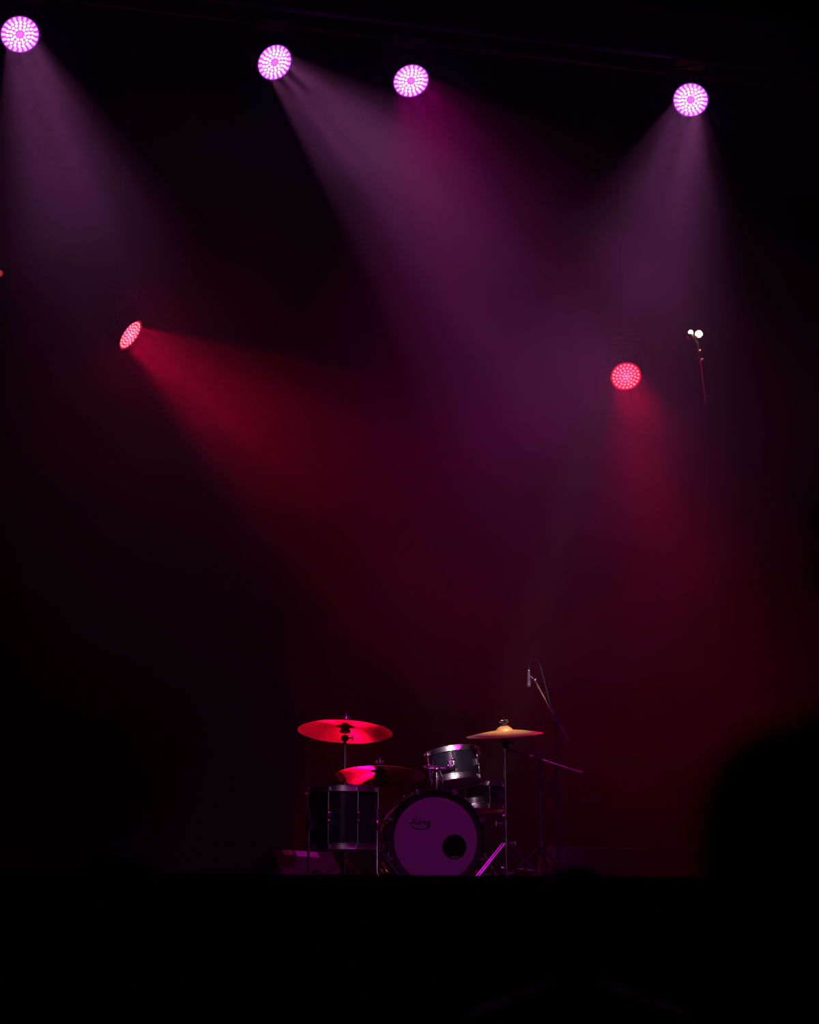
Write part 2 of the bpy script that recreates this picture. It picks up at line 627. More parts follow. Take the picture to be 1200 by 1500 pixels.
# floor lamps behind the kit, lighting the cymbals from below
GF = 'red floor lights behind the drum kit'
for lab, px, yy, tgt, pw, half, hgt in (
        ('red floor light standing behind the taped monitor wedge', 447, 11.65, pix(506, 1066, 10.0), 170, 9, 0.165),
        ('red floor light standing behind the bass drum', 577, 11.3, pix(562, 1131, 9.9), 420, 12, 0.24)):
    p = pixy(px, 1283, yy)
    p.z = STAGE_Z + hgt
    a = (tgt - p).normalized()
    wash_light(lab, px, 1283, 0, 0, 0, half, RD, pw, 'r', GF, -0.001, pos=p, axis=a, name='floor_light', spots=5, halo=0.2)

# pipes
pA = pix(29, 50, 11.30) + Vector((0, 0, 0.36))
pB = pix(1012, 146, 12.40) + Vector((0, 0, 0.36))
dirp = (pB - pA)
dirp.z = 0
dirp.normalize()
mid = (pA + pB) / 2
b = MB()
b.tube([mid - dirp * 5.5, mid + dirp * 5.5], 0.024, 12)
o = b.build('lighting_pipe', 'matt_black')
tag(o, 'long black pipe carrying the purple wash lights', 'pipe')
b = MB()
q = pix(455, 42, 12.7)
b.tube([q - dirp * 4.6, q + dirp * 4.6], 0.020, 12)
o = b.build('cable_pipe', 'black_metal')
tag(o, 'thin bare black pipe running behind the purple wash lights', 'pipe')
for lab, px, py, dep, psi, th in (('black drop pipe holding the side-on red wash light', 190, 490, 12.9, -32, 66),
                                  ('black drop pipe holding the forward-facing red wash light', 917, 551, 14.2, -74, 27)):
    P = pix(px, py, dep)
    t = P - view_axis(P, psi, th) * 0.09 + Vector((0, 0, 0.33))
    b = MB()
    b.tube([(0, 0, 10.2 - t.z), (0, 0, 0.0)], 0.020, 10)
    c = MB()
    c.tube([(-0.09, 0, 0), (0.09, 0, 0)], 0.020, 10, M=RZ(YAW))
    r = thing('drop_pipe', lab, 'pipe', t, None, 'drop pipes above the stage')
    b.build('upright', 'matt_black', r)
    c.build('cross_tube', 'matt_black', r)

# twin white lamp on a slender leaning arm
L0 = pix(1017, 491, 13.6)
arm_top = pix(1023, 503, 13.6)
arm_low = pix(1036, 600, 13.6)
r = thing('twin_lamp', 'tiny twin white lamp glowing at the tip of a thin dark arm', 'lamp', Vector((arm_low.x, arm_low.y, STAGE_Z)))
l0 = r.location
b = MB()
b.lathe([(0.0, 0.0), (0.24, 0.0), (0.24, 0.02), (0.03, 0.035), (0.0, 0.035)], 24)
b.build('base', 'matt_black', r)
b = MB()
b.tube([(0, 0, 0.03), arm_low - l0, pix(1029, 540, 13.6) - l0, arm_top - l0], 0.009, 8)
b.build('arm', 'black_metal', r)
b = MB()
for s, q in ((-1, 0.020), (1, 0.024)):
    b.lathe([(0.012, 0.05), (0.022, 0.04), (q + 0.012, 0.0), (q + 0.008, 0.0), (0.012, 0.03)], 14,
            TR(*(L0 - l0)) @ TR(0.031 * s, 0, 0) @ RX(R(-62)) @ RX(PI))
b.tube([L0 - l0 + Vector((0, 0.03, 0.0)), arm_top - l0], 0.008, 8)
b.build('lamp_heads', 'housing', r)
for s, q in ((-1, 0.017), (1, 0.026)):
    b = MB()
    b.ball(L0 - l0 + Vector((0.031 * s, -0.034, 0.004 - 0.006 * s)), (q, q * 0.9, q), 10, 8)
    b.build('bulb', 'warm_bulb', r)
pl = bpy.data.lights.new('bulb_light', 'POINT')
pl.energy = 0.6
pl.color = (1.0, 0.8, 0.55)
pl.shadow_soft_size = 0.03
plo = bpy.data.objects.new('bulb_light', pl)
COL.objects.link(plo)
plo.parent = r
plo.location = L0 - l0 + Vector((0, -0.07, -0.02))
for py in (514, 527):
    b = MB()
    b.ball(pix(1026 if py < 520 else 1029, py, 13.58) - l0, 0.013, 8, 6)
    b.build('joint', 'chrome_soft', r)
b = MB()
b.box(pix(1036, 590, 13.56) - l0, (0.035, 0.04, 0.10), None, 0.006)
b.build('clamp', 'dark_chrome', r)

# reddish glint at the frame's edge, built as a glowing bulb on a pole
pp = pix(0, 401, 12.5)
r = thing('red_glint', 'small dim red glint built as a bulb on a black side pole', 'lamp', (pp.x - 0.03, pp.y + 0.03, STAGE_Z))
b = MB()
b.tube([(0, 0, 0.02), (0, 0, pp.z - STAGE_Z + 0.1)], 0.017, 10)
b.build('pole', 'matt_black', r)
b = MB()
b.lathe([(0, 0), (0.2, 0), (0.2, 0.02), (0.03, 0.03), (0, 0.03)], 20)
b.build('base', 'matt_black', r)
b = MB()
b.ball((0.03, -0.04, pp.z - STAGE_Z), (0.022, 0.02, 0.024), 12, 8)
b.build('bulb', 'glint_bulb', r)
b = MB()
b.lathe([(0.016, -0.02), (0.028, -0.02), (0.028, 0.014), (0.016, 0.014)], 14, TR(0.03, -0.02, pp.z - STAGE_Z) @ RX(PI / 2), True)
b.build('lamp_holder', 'matt_black', r)

# ------------------------------------------------------------------ drums


def lug_meshes(length, small=False):
    k = 0.8 if small else 1.0
    a = MB()
    a.box((0.010, 0, 0), (0.020, 0.017 * k, 0.052 * k), None, 0.004)
    a.ball((0.017, 0, 0.020 * k), (0.010, 0.010, 0.014 * k), 10, 6)
    a.ball((0.017, 0, -0.020 * k), (0.010, 0.010, 0.014 * k), 10, 6)
    t = MB()
    t.tube([(0.016, 0, -length / 2), (0.016, 0, length / 2)], 0.0034, 8)
    for s in (-1, 1):
        t.box((0.016, 0, s * length / 2), (0.009, 0.009, 0.012))
        t.box((0.012, 0, s * (length / 2 - 0.012)), (0.020, 0.014, 0.007))
    return a.mesh('lug', 'chrome'), t.mesh('tension_rod', 'chrome')


def drum(root, r, h, z0, nl, shell='shell_black', bottom='drum_head_clear', a0=0.0, hoop='hoop_steel'):
    """shell, heads, hoops, lugs between z0 and z0 + h, axis z"""
    b = MB()
    b.lathe([(r, z0), (r, z0 + h), (r - 0.008, z0 + h), (r - 0.008, z0)], 56, None, True)
    b.build('shell', shell, root)
    for nm, z, s, m in (('batter_head', z0 + h, 1, 'drum_head_white'), ('bottom_head', z0, -1, bottom)):
        b = MB()
        b.lathe([(0.0, z + 0.003 * s), (r - 0.012, z + 0.003 * s), (r + 0.004, z - 0.006 * s), (r + 0.004, z - 0.010 * s)], 48)
        b.build(nm, m, root)
    for nm, z, s in (('top_hoop', z0 + h, 1), ('bottom_hoop', z0, -1)):
        b = MB()
        b.lathe([(r + 0.005, z - 0.012 * s), (r + 0.020, z - 0.012 * s), (r + 0.020, z - 0.009 * s), (r + 0.008, z - 0.008 * s),
                 (r + 0.008, z + 0.014 * s), (r + 0.014, z + 0.016 * s), (r + 0.014, z + 0.019 * s), (r + 0.005, z + 0.018 * s)], 56, None, True)
        b.build(nm, hoop, root)
    lm, tm = lug_meshes(h + 0.02, h < 0.2)
    for k in range(nl):
        a = a0 + 2 * PI * k / nl
        o = link('lug', lm, root, RZ(a) @ TR(r, 0, z0 + h / 2))
        link('tension_rod', tm, o)


# ---- bass drum
BP = pix(638, 1230, 10.0)
BR, BD = 0.262, 0.42
bass_yaw = R(9)
bass = thing('bass_drum', 'black bass drum standing on its side with white lettered front head', 'drum',
             (BP.x, BP.y, STAGE_Z), RZ(bass_yaw))
BC = BP.z - STAGE_Z
BM = TR(0, 0, BC) @ RX(PI / 2)     # lathe z -> -y (towards the audience); local frame of the front
b = MB()
b.lathe([(BR, -0.03), (BR, -BD), (BR - 0.008, -BD), (BR - 0.008, -0.03)], 72, BM, True)
b.build('shell', 'shell_black', bass)
HO = 0.281
for nm, z in (('front_hoop', 0.0), ('rear_hoop', -BD)):
    b = MB()
    b.lathe([(HO - 0.012, z - 0.02), (HO - 0.012, z + 0.022), (HO - 0.009, z + 0.026), (HO - 0.003, z + 0.026), (HO, z + 0.022), (HO, z - 0.022), (HO - 0.004, z - 0.024)], 80, BM, True)
    o = b.build(nm, 'hoop_black', bass)
    c = MB()                       # bright edge strips of the hoop
    c.lathe([(HO + 0.0005, z - 0.022), (HO + 0.002, z - 0.019), (HO + 0.002, z - 0.014), (HO + 0.0005, z - 0.011)], 80, BM, True)
    c.build('inlay', 'chrome_soft', o)
# front head with an off-centre port
HX, HZ, HR = (666 - 638) / 263.0, -(1240 - 1230) / 263.0, 17.2 / 263.0
b = MB()
n = 96
IR = 0.236
for i in range(n):
    a = 2 * PI * i / n
    d = Vector((math.cos(a), math.sin(a)))
    b.v.append((HX + HR * d.x, -0.004, BC + HZ + HR * d.y))
    # ray from the port centre to the rim
    p = Vector((HX, HZ))
    bq = p.dot(d)
    t = -bq + math.sqrt(bq * bq - p.dot(p) + IR * IR)
    b.v.append((HX + t * d.x, -0.004, BC + HZ + t * d.y))
for i in range(n):
    j = (i + 1) % n
    b.f.append((2 * i, 2 * i + 1, 2 * j + 1, 2 * j))
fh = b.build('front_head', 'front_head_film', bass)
b = MB()
b.lathe([(IR - 0.001, 0.0045), (IR + 0.001, 0.006), (HO - 0.014, 0.008), (HO - 0.010, -0.004), (IR - 0.001, -0.002)], 80, BM, True)
b.build('border_ring', 'head_border', bass)
b = MB()
b.lathe([(HR - 0.002, 0.003), (HR + 0.003, 0.003), (HR + 0.003, 0.0075), (HR - 0.002, 0.0075)], 40, TR(HX, 0, BC + HZ) @ RX(PI / 2), True)
b.build('port_ring', 'head_border', fh)
b = MB()
b.lathe([(0.0, 0), (BR - 0.01, 0), (BR + 0.004, 0.006), (BR + 0.004, 0.012)], 48, TR(0, BD, 0) @ BM)
b.build('rear_head', 'drum_head_white', bass)
# script lettering with an underline swash, in pixels of the photograph
strokes = [
    [(598.5, 1205.5), (600.5, 1208.2), (603, 1207), (606, 1202.5), (609.5, 1198.2), (612, 1197.8)],
    [(603.0, 1199.2), (605, 1200.5), (607, 1204.5), (608.6, 1208), (610.5, 1207.5)],
    [(614.6, 1203.2), (612.4, 1203.4), (611.0, 1205.6), (611.6, 1208.2), (613.6, 1207.2), (615.6, 1202), (617.0, 1198.6)],
    [(615.6, 1202), (614.4, 1206.6), (615.6, 1208.2), (617.2, 1206)],
    [(617.2, 1208.2), (618.2, 1203.2), (619.0, 1204.2), (620.8, 1203.2)],
    [(620.6, 1206.4), (622.8, 1205), (623.0, 1203.4), (621.2, 1203.8), (620.6, 1206.6), (621.8, 1208.2), (624, 1206.8)],
    [(625.0, 1203.0), (624.8, 1206.4), (626.4, 1207.6), (628.6, 1204), (629.4, 1202.6)],
    [(629.4, 1202.6), (628.8, 1207), (628.0, 1211.0), (626.0, 1212.0), (625.2, 1210.2), (628.0, 1208.0), (630.8, 1205.4)],
    [(601.0, 1210.8), (606, 1213.4), (612, 1215.0), (618, 1215.3), (624, 1214.6), (628.5, 1212.6), (630.5, 1209.6)],
]
b = MB()
for si, st in enumerate(strokes):
    # smooth the stroke
    pts = [Vector(p) for p in st]
    for _ in range(2):
        q = [pts[0]]
        for k in range(len(pts) - 1):
            q += [pts[k].lerp(pts[k + 1], 0.25), pts[k].lerp(pts[k + 1], 0.75)]
        pts = q + [pts[-1]]
    P3 = [Vector(((p.x - 638) / 263.0, -0.0045, BC - (p.y - 1230) / 263.0)) for p in pts]
    nn = len(P3)
    for k, p in enumerate(P3):
        t = (P3[min(nn - 1, k + 1)] - P3[max(0, k - 1)]).normalized()
        wv = Vector((-t.z, 0, t.x))
        hw = (0.0028 if si < 8 else 0.0030) * (0.55 + 0.45 * math.sin(PI * k / (nn - 1)))
        b.v += [tuple(p + wv * hw), tuple(p - wv * hw), tuple(p + wv * hw + Vector((0, -0.0012, 0))), tuple(p - wv * hw + Vector((0, -0.0012, 0)))]
    base = len(b.v) - 4 * nn
    for k in range(nn - 1):
        a = base + 4 * k
        b.f += [(a, a + 4, a + 5, a + 1), (a + 2, a + 3, a + 7, a + 6), (a, a + 2, a + 6, a + 4), (a + 1, a + 5, a + 7, a + 3)]
b.build('lettering', 'lettering', fh, False)
# lugs, rods and claws
a = MB()
a.box((0.010, 0, 0), (0.020, 0.020, 0.075), None, 0.005)
a.ball((0.018, 0, 0.03), (0.010, 0.010, 0.016), 10, 6)
a.ball((0.018, 0, -0.03), (0.010, 0.010, 0.016), 10, 6)
lugm = a.mesh('lug', 'chrome')
a = MB()
a.tube([(0.026, 0, -0.195), (0.026, 0, 0.195)], 0.0035, 8)
a.tube([(0.026, -0.018, 0.205), (0.026, 0.018, 0.205)], 0.005, 8)
rodm = a.mesh('tension_rod', 'chrome')
a = MB()
a.box((0.026, 0, 0.0), (0.012, 0.022, 0.040), None, 0.003)
a.box((0.018, 0, 0.028), (0.028, 0.022, 0.007), None, 0.002)
clm = a.mesh('claw', 'chrome')
for k in range(8):
    an = PI / 8 + 2 * PI * k / 8
    Mk = BM @ RZ(an) @ TR(BR, 0, -BD / 2)
    lo = link('lug', lugm, bass, Mk)
    link('tension_rod', rodm, lo)
    link('claw', clm, lo, TR(0, 0, BD / 2))
    link('claw', clm, lo, TR(0, 0, -BD / 2) @ RX(PI))
# spurs
for s in (-1, 1):
    b = MB()
    p0 = Vector((s * 0.255, 0.10, BC - 0.07))
    b.tube([p0, p0 + Vector((s * 0.035, -0.03, -0.01)), Vector((s * 0.37, -0.10, 0.012))], 0.008, 10)
    o = b.build('spur', 'chrome', bass)
    c = MB()
    c.lathe([(0, 0.0), (0.011, 0.0), (0.013, 0.03), (0.009, 0.036), (0, 0.036)], 12, TR(s * 0.37, -0.10, 0))
    c.build('rubber_foot', 'rubber', o)
    c = MB()
    c.ball(p0, (0.022, 0.030, 0.030), 12, 8)
    c.build('spur_bracket', 'chrome', o)


def bloc(px, py, F=10.05):
    """pixel at a depth, in the bass drum's local frame"""
    return bass.matrix_basis.inverted() @ pix(px, py, F)


# tom mount on the shell: foot plate, post, arm, knobs
b = MB()
pb = bloc(640, 1155, 10.11)
topz = BC + BR
b.box((pb.x, pb.y, topz + 0.006), (0.078, 0.06, 0.014), None, 0.004)
tm = b.build('tom_mount', 'chrome', bass)
b = MB()
b.tube([(pb.x, pb.y, topz), (pb.x, pb.y, topz + 0.065)], 0.015, 14)
b.tube([(pb.x, pb.y, topz + 0.060), (pb.x, pb.y, topz + 0.072)], 0.021, 14)
b.tube([(pb.x, pb.y, topz + 0.065), (pb.x, pb.y, topz + 0.130)], 0.011, 12)
b.build('post', 'chrome', tm)
b = MB()
b.ball((pb.x, pb.y, topz + 0.132), 0.022, 14, 10)
b.tube([(pb.x - 0.045, pb.y - 0.005, topz + 0.134), (pb.x + 0.06, pb.y + 0.0, topz + 0.138), (pb.x + 0.10, pb.y + 0.01, topz + 0.142)], 0.0085, 10)
b.build('arm', 'chrome', tm)
b = MB()
b.ball((pb.x - 0.072, pb.y - 0.008, topz + 0.142), 0.010, 10, 8)
b.tube([(pb.x - 0.072, pb.y - 0.008, topz + 0.142), (pb.x - 0.035, pb.y - 0.004, topz + 0.134)], 0.006, 8)
b.build('wing_bolt', 'chrome', tm)
b = MB()
b.ball((pb.x + 0.062, pb.y - 0.02, topz + 0.150), 0.011, 10, 8)
b.tube([(pb.x + 0.062, pb.y - 0.02, topz + 0.150), (pb.x + 0.06, pb.y, topz + 0.138)], 0.006, 8)
b.build('wing_bolt', 'chrome', tm)
for s in (-1, 1):
    b = MB()
    b.tube([(pb.x + s * 0.034, pb.y - 0.01, topz + 0.006), (pb.x + s * 0.036, pb.y, topz + 0.08), (pb.x + s * 0.018, pb.y, topz + 0.125)], 0.0045, 8)
    b.build('brace_rod', 'chrome', tm)

# ---- rack tom
tb = pix(668, 1147, 10.32)
TR_tom = RZ(R(9)) @ RY(R(-6)) @ RX(R(-8.5))
tom = thing('rack_tom', 'small dark blue rack tom tilted back above the bass drum', 'drum', tb, TR_tom)
drum(tom, 0.147, 0.155, 0.012, 6, 'shell_blue', 'drum_head_clear', R(-100))
b = MB()
b.box((-0.035, -0.150, 0.080), (0.05, 0.02, 0.05), None, 0.005)
b.build('mount_bracket', 'chrome', tom)

# ---- floor tom
fp = pix(502, 1245, 9.60)
ftom = thing('floor_tom', 'large black floor tom on three chrome legs beside the bass drum', 'drum', (fp.x, fp.y, STAGE_Z), RZ(R(14)))
fz = fp.z - STAGE_Z
drum(ftom, 0.187, 0.295, fz + 0.015, 8, 'shell_black', 'drum_head_clear', R(11))
for k, a in enumerate((R(-42), R(75), R(200))):
    b = MB()
    rr = 0.211
    b.tube([(rr, 0, fz + 0.21), (rr, 0, 0.10), (rr + 0.015, 0, 0.07), (rr + 0.018, 0, 0.012)], 0.0075, 10, M=RZ(a))
    o = b.build('leg', 'chrome', ftom)
    b = MB()
    b.lathe([(0, 0), (0.014, 0), (0.014, 0.024), (0.008, 0.03), (0, 0.03)], 12, RZ(a) @ TR(rr + 0.018, 0, 0))
    b.build('rubber_foot', 'rubber', o)
    b = MB()
    b.box((rr - 0.008, 0, fz + 0.13), (0.040, 0.034, 0.06), RZ(a), 0.005)
    b.tube([(rr + 0.012, -0.03, fz + 0.13), (rr + 0.012, 0.03, fz + 0.13)], 0.005, 8, M=RZ(a))
    b.build('leg_bracket', 'chrome', ftom)

# ---- snare drum on a basket stand
sp = pix(697, 1187, 10.75)
snare = thing('snare_drum', 'dark snare drum half hidden behind the bass drum', 'drum', sp, RZ(R(20)) @ RX(R(-3)))
drum(snare, 0.172, 0.125, 0.012, 8, 'shell_blue', 'drum_head_clear', R(5))
sst = thing('snare_stand', 'chrome snare stand behind the bass drum', 'stand', (sp.x, sp.y, STAGE_Z))
hh = sp.z - STAGE_Z - 0.012
b = MB()
b.tube([(0, 0, 0.10), (0, 0, hh - 0.06)], 0.011, 12)
b.build('post', 'chrome_soft', sst)
for k in range(3):
    a = R(30 + 120 * k)
    b = MB()
    b.tube([(0, 0, hh - 0.07), (0.14, 0, hh - 0.035), (0.203, 0, hh - 0.012), (0.207, 0, hh + 0.015)], 0.006, 8, M=RZ(a))
    b.build('basket_arm', 'chrome_soft', sst)
    b = MB()
    b.tube([(0.012, 0, 0.26), (0.24, 0, 0.008)], 0.007, 8, M=RZ(a))
    b.tube([(0.012, 0, 0.11), (0.13, 0, 0.13)], 0.004, 6, M=RZ(a))
    b.build('leg', 'chrome_soft', sst)

# ------------------------------------------------------------------ cymbals and their stands


def tilt(back, roll, yaw=0.0):
    return RZ(R(yaw)) @ RY(R(roll)) @ RX(R(back))


def cymbal(name, label, P, rad, M, material, bell_r=0.05, bell_h=0.024, drop=0.030):
    b = MB()
    prof = [(0.006, bell_h)]
    for k in range(1, 7):
        t = k / 6
        prof.append((bell_r * t, bell_h * math.cos(t * PI / 2) ** 0.8 if t < 1 else 0.0))
    for k in range(1, 13):
        t = k / 12
        prof.append((bell_r + (rad - bell_r) * t, -drop * t ** 1.35))
    low = [(r, z - 0.0016) for r, z in reversed(prof)]
    b.lathe(prof + low, 96, None, True)
    o = b.build(name, material)
    m = M.copy()
    m.translation = P
    o.matrix_basis = m
    return tag(o, label, 'cymbal')


def cymbal_stand(label, P, M, hub=0.27, spread=0.30, a0=0.0, chrome='chrome', under=0.035):
    """straight stand: tripod, tubes, collars, tilter and felts; P is the cymbal's seat"""
    n = M.to_3x3() @ Vector((0, 0, 1))
    tilt_p = P - n * 0.055
    r = thing('cymbal_stand', label, 'stand', (tilt_p.x, tilt_p.y, STAGE_Z))
    o0 = r.location
    H = tilt_p.z - STAGE_Z
    b = MB()
    b.tube([(0, 0, 0.09), (0, 0, 0.45 * H + 0.02)], 0.0125, 12)
    b.build('lower_tube', chrome, r)
    b = MB()
    b.tube([(0, 0, 0.45 * H), (0, 0, H - 0.02)], 0.0088, 12)
    b.build('upper_tube', chrome, r)
    b = MB()
    b.lathe([(0.0128, -0.03), (0.019, -0.026), (0.019, 0.02), (0.010, 0.03)], 14, TR(0, 0, 0.45 * H))
    b.tube([(-0.012, 0, 0.45 * H), (-0.05, 0, 0.45 * H)], 0.005, 8)
    b.box((-0.055, 0, 0.45 * H), (0.012, 0.008, 0.034), None, 0.003)
    b.build('collar', chrome, r)
    b = MB()
    b.lathe([(0.0128, -0.025), (0.021, -0.022), (0.021, 0.022), (0.0128, 0.025)], 14, TR(0, 0, hub))
    b.tube([(0.012, 0, hub + 0.0), (0.045, 0, hub)], 0.005, 8)
    b.box((0.05, 0, hub), (0.012, 0.008, 0.030), None, 0.003)
    b.build('tripod_collar', chrome, r)
    for k in range(3):
        a = a0 + 2 * PI * k / 3
        Mk = RZ(a)
        b = MB()
        for s in (-1, 1):
            b.tube([(0.018, s * 0.012, hub), (spread, s * 0.012, 0.022)], 0.0055, 8, M=Mk)
            b.tube([(0.014, s * 0.006, 0.10), (spread * 0.52, s * 0.006, hub * 0.50)], 0.004, 6, M=Mk)
        b.tube([(spread * 0.5, -0.014, hub * 0.5 + 0.008), (spread * 0.5, 0.014, hub * 0.5 + 0.008)], 0.005, 8, M=Mk)
        o = b.build('leg', chrome, r)
        b = MB()
        b.box((spread + 0.004, 0, 0.014), (0.03, 0.038, 0.028), Mk, 0.006)
        b.build('rubber_foot', 'rubber', o)
    # tilter, spindle, felts, wing nut
    lp = P - o0
    b = MB()
    b.tube([(-0.018, 0, H - 0.012), (0.020, 0, H - 0.012)], 0.016, 14)
    b.box((0, 0, H - 0.03), (0.018, 0.022, 0.04), None, 0.004)
    b.tube([(0.018, 0, H - 0.012), (0.040, 0, H - 0.012)], 0.005, 8)
    b.box((0.044, 0, H - 0.012), (0.008, 0.008, 0.034), None, 0.003)
    b.build('tilter', 'black_metal', r)
    b = MB()
    b.tube([lp - n * 0.06, lp + n * 0.075], 0.0042, 8)
    b.build('spindle', chrome, r)
    q = M.copy()
    q.translation = lp
    b = MB()
    b.lathe([(0.005, -under), (0.030, -under), (0.032, -under + 0.006), (0.020, -0.002), (0.005, 0.010)], 18, q, True)
    b.build('felt', 'felt', r)
    b = MB()
    b.lathe([(0.005, 0.027), (0.018, 0.027), (0.018, 0.040), (0.005, 0.040)], 18, q, True)
    b.build('felt', 'felt', r)
    b = MB()
    b.lathe([(0.005, 0.041), (0.010, 0.041), (0.009, 0.056), (0.005, 0.056)], 12, q, True)
    b.box((0.014, 0, 0.052), (0.022, 0.005, 0.014), q, 0.002)
    b.box((-0.014, 0, 0.052), (0.022, 0.005, 0.014), q, 0.002)
    b.build('wing_nut', chrome, r)
    return r


c1p, c1m = pix(506, 1064, 10.0), tilt(-8, 2.5, 0)
cymbal('ride_cymbal', 'higher and larger of the two red-lit cymbals, above the floor tom', c1p, 0.264, c1m, 'bronze')
cymbal_stand('chrome cymbal stand rising behind the floor tom, under the higher red cymbal', c1p, c1m, 0.16, 0.22, R(200))
c2p, c2m = pix(556, 1129, 9.85), tilt(-8.4, 0.3, 0)
cymbal('crash_cymbal', 'lower red-lit cymbal between the floor tom and the rack tom', c2p, 0.250, c2m, 'bronze')
cymbal_stand('dark cymbal stand under the lower red cymbal, between floor tom and bass drum', c2p, c2m, 0.20, 0.16, R(250), 'dark_chrome')
c3p, c3m = pix(739, 1070, 10.1), tilt(9.5, -3.6, 0)
cymbal('crash_cymbal', 'orange-gold cymbal seen edge-on beside the boom microphone', c3p, 0.217, c3m, 'bronze_brushed', 0.05, 0.030, 0.026)
cymbal_stand('slim chrome tripod stand under the orange-gold cymbal', c3p, c3m, 0.27, 0.27, R(-25))

# ------------------------------------------------------------------ microphones and stands


def lerp_pts(a, b, n):
    return [a.lerp(b, k / (n - 1)) for k in range(n)]


# tall boom stand with hanging microphone
Fm = 10.5
a_tip, a_end = pix(784, 996, Fm), pix(832.5, 1085, Fm)
a_piv = pix(814.5, 1054, Fm)
r = thing('boom_stand', 'tall boom stand holding a microphone over the orange-gold cymbal', 'stand', (a_piv.x, a_piv.y + 0.02, STAGE_Z))
o0 = r.location
H = a_piv.z - STAGE_Z
b = MB()
b.tube([(0, 0, 0.12), (0, 0, 0.55 * H)], 0.011, 12)
b.build('lower_tube', 'matt_black', r)
b = MB()
b.tube([(0, 0, 0.55 * H), (0, 0, H)], 0.008, 12)
b.build('upper_tube', 'matt_black', r)
b = MB()
b.lathe([(0.011, -0.05), (0.017, -0.04), (0.017, 0.02), (0.009, 0.03)], 14, TR(0, 0, 0.55 * H))
b.build('clutch', 'matt_black', r)
for k in range(3):
    a = R(100 + 120 * k)
    b = MB()
    b.tube([(0.015, 0, 0.17), (0.31, 0, 0.012)], 0.007, 8, M=RZ(a))
    b.tube([(0.012, 0, 0.12), (0.15, 0, 0.095)], 0.004, 6, M=RZ(a))
    o = b.build('leg', 'matt_black', r)
    b = MB()
    b.ball((0.31, 0, 0.012), (0.018, 0.012, 0.012), 10, 6, RZ(a))
    b.build('rubber_foot', 'rubber', o)
b = MB()
b.lathe([(0.011, 0), (0.024, 0.0), (0.024, 0.07), (0.011, 0.08)], 14, TR(0, 0, 0.11))
b.build('tripod_collar', 'matt_black', r)
bm_mid = pix(807.5, 1040, Fm)
b = MB()
b.tube([a_tip - o0, bm_mid - o0], [0.0065, 0.0065], 10)
b.build('boom_tip', 'chrome', r)
b = MB()
b.tube([bm_mid - o0, a_end - o0], [0.0095, 0.0115], 10)
b.build('boom_arm', 'mic_grey', r)
b = MB()
dd = (a_end - a_tip).normalized()
for t, q in ((0.10, 0.011), (0.22, 0.011), (0.27, 0.009)):
    p = a_tip.lerp(a_end, t) - o0
    b.tube([p - dd * 0.012, p + dd * 0.012], q, 10)
p = a_tip.lerp(a_end, 0.22) - o0
b.tube([p, p + Vector((0.022, 0, 0.006))], 0.004, 8)
b.build('boom_joint', 'chrome', r)
b = MB()
p = a_piv - o0
b.tube([p + Vector((0, -0.025, 0)), p + Vector((0, 0.03, 0))], 0.020, 14)
b.tube([p - dd * 0.03, p + dd * 0.03], 0.015, 12)
b.tube([p + Vector((0, 0.0, 0)), p + Vector((-0.05, -0.01, -0.01))], 0.006, 8)
b.ball(p + Vector((-0.055, -0.01, -0.012)), 0.011, 10, 8)
b.build('pivot_clamp', 'black_metal', r)
b = MB()
b.ball(a_tip - o0, 0.014, 12, 8)
b.tube([a_tip - o0, pix(777, 990, Fm) - o0], 0.005, 8)
b.build('mic_clip', 'chrome_soft', r)

m0, m1 = pix(775, 984, Fm), pix(775, 1006, Fm)
r = thing('microphone', 'slim grey microphone hanging straight down from a cable loop', 'microphone', m1)
L = (m0 - m1).length
b = MB()
b.lathe([(0, 0), (0.010, 0.0), (0.0125, 0.004), (0.0125, 0.030), (0.0105, 0.033), (0.0100, L - 0.01), (0.0085, L)], 16)
b.build('body', 'mic_grey', r)
b = MB()
b.lathe([(0.0086, L), (0.0115, L + 0.001), (0.0115, L + 0.010), (0.006, L + 0.014), (0.004, L + 0.03), (0, L + 0.03)], 14)
b.build('connector', 'chrome_soft', r)

cp = [(775, 978), (775.5, 972), (778, 967), (782.5, 965.5), (787.5, 968), (791.5, 975), (794.5, 985), (797.5, 997), (801, 1012),
      (804.5, 1026), (808, 1038), (813, 1047), (815, 1058), (814, 1090), (815, 1140), (815, 1200), (817, 1260), (818, 1297)]
pts = [pix(x, y, Fm + (0.02 if y < 1045 else 0.05)) for x, y in cp]
pts[0] = pix(775, 979, Fm)
pts[-1].z = STAGE_Z + 0.006
for _ in range(2):
    q = [pts[0]]
    for k in range(len(pts) - 1):
        q += [pts[k].lerp(pts[k + 1], 0.25), pts[k].lerp(pts[k + 1], 0.75)]
    pts = q + [pts[-1]]
b = MB()
b.tube(pts, 0.0032, 6)
o = b.build('microphone_cable', 'cable')
tag(o, 'thin dark cable looping over the boom to the hanging microphone', 'cable')

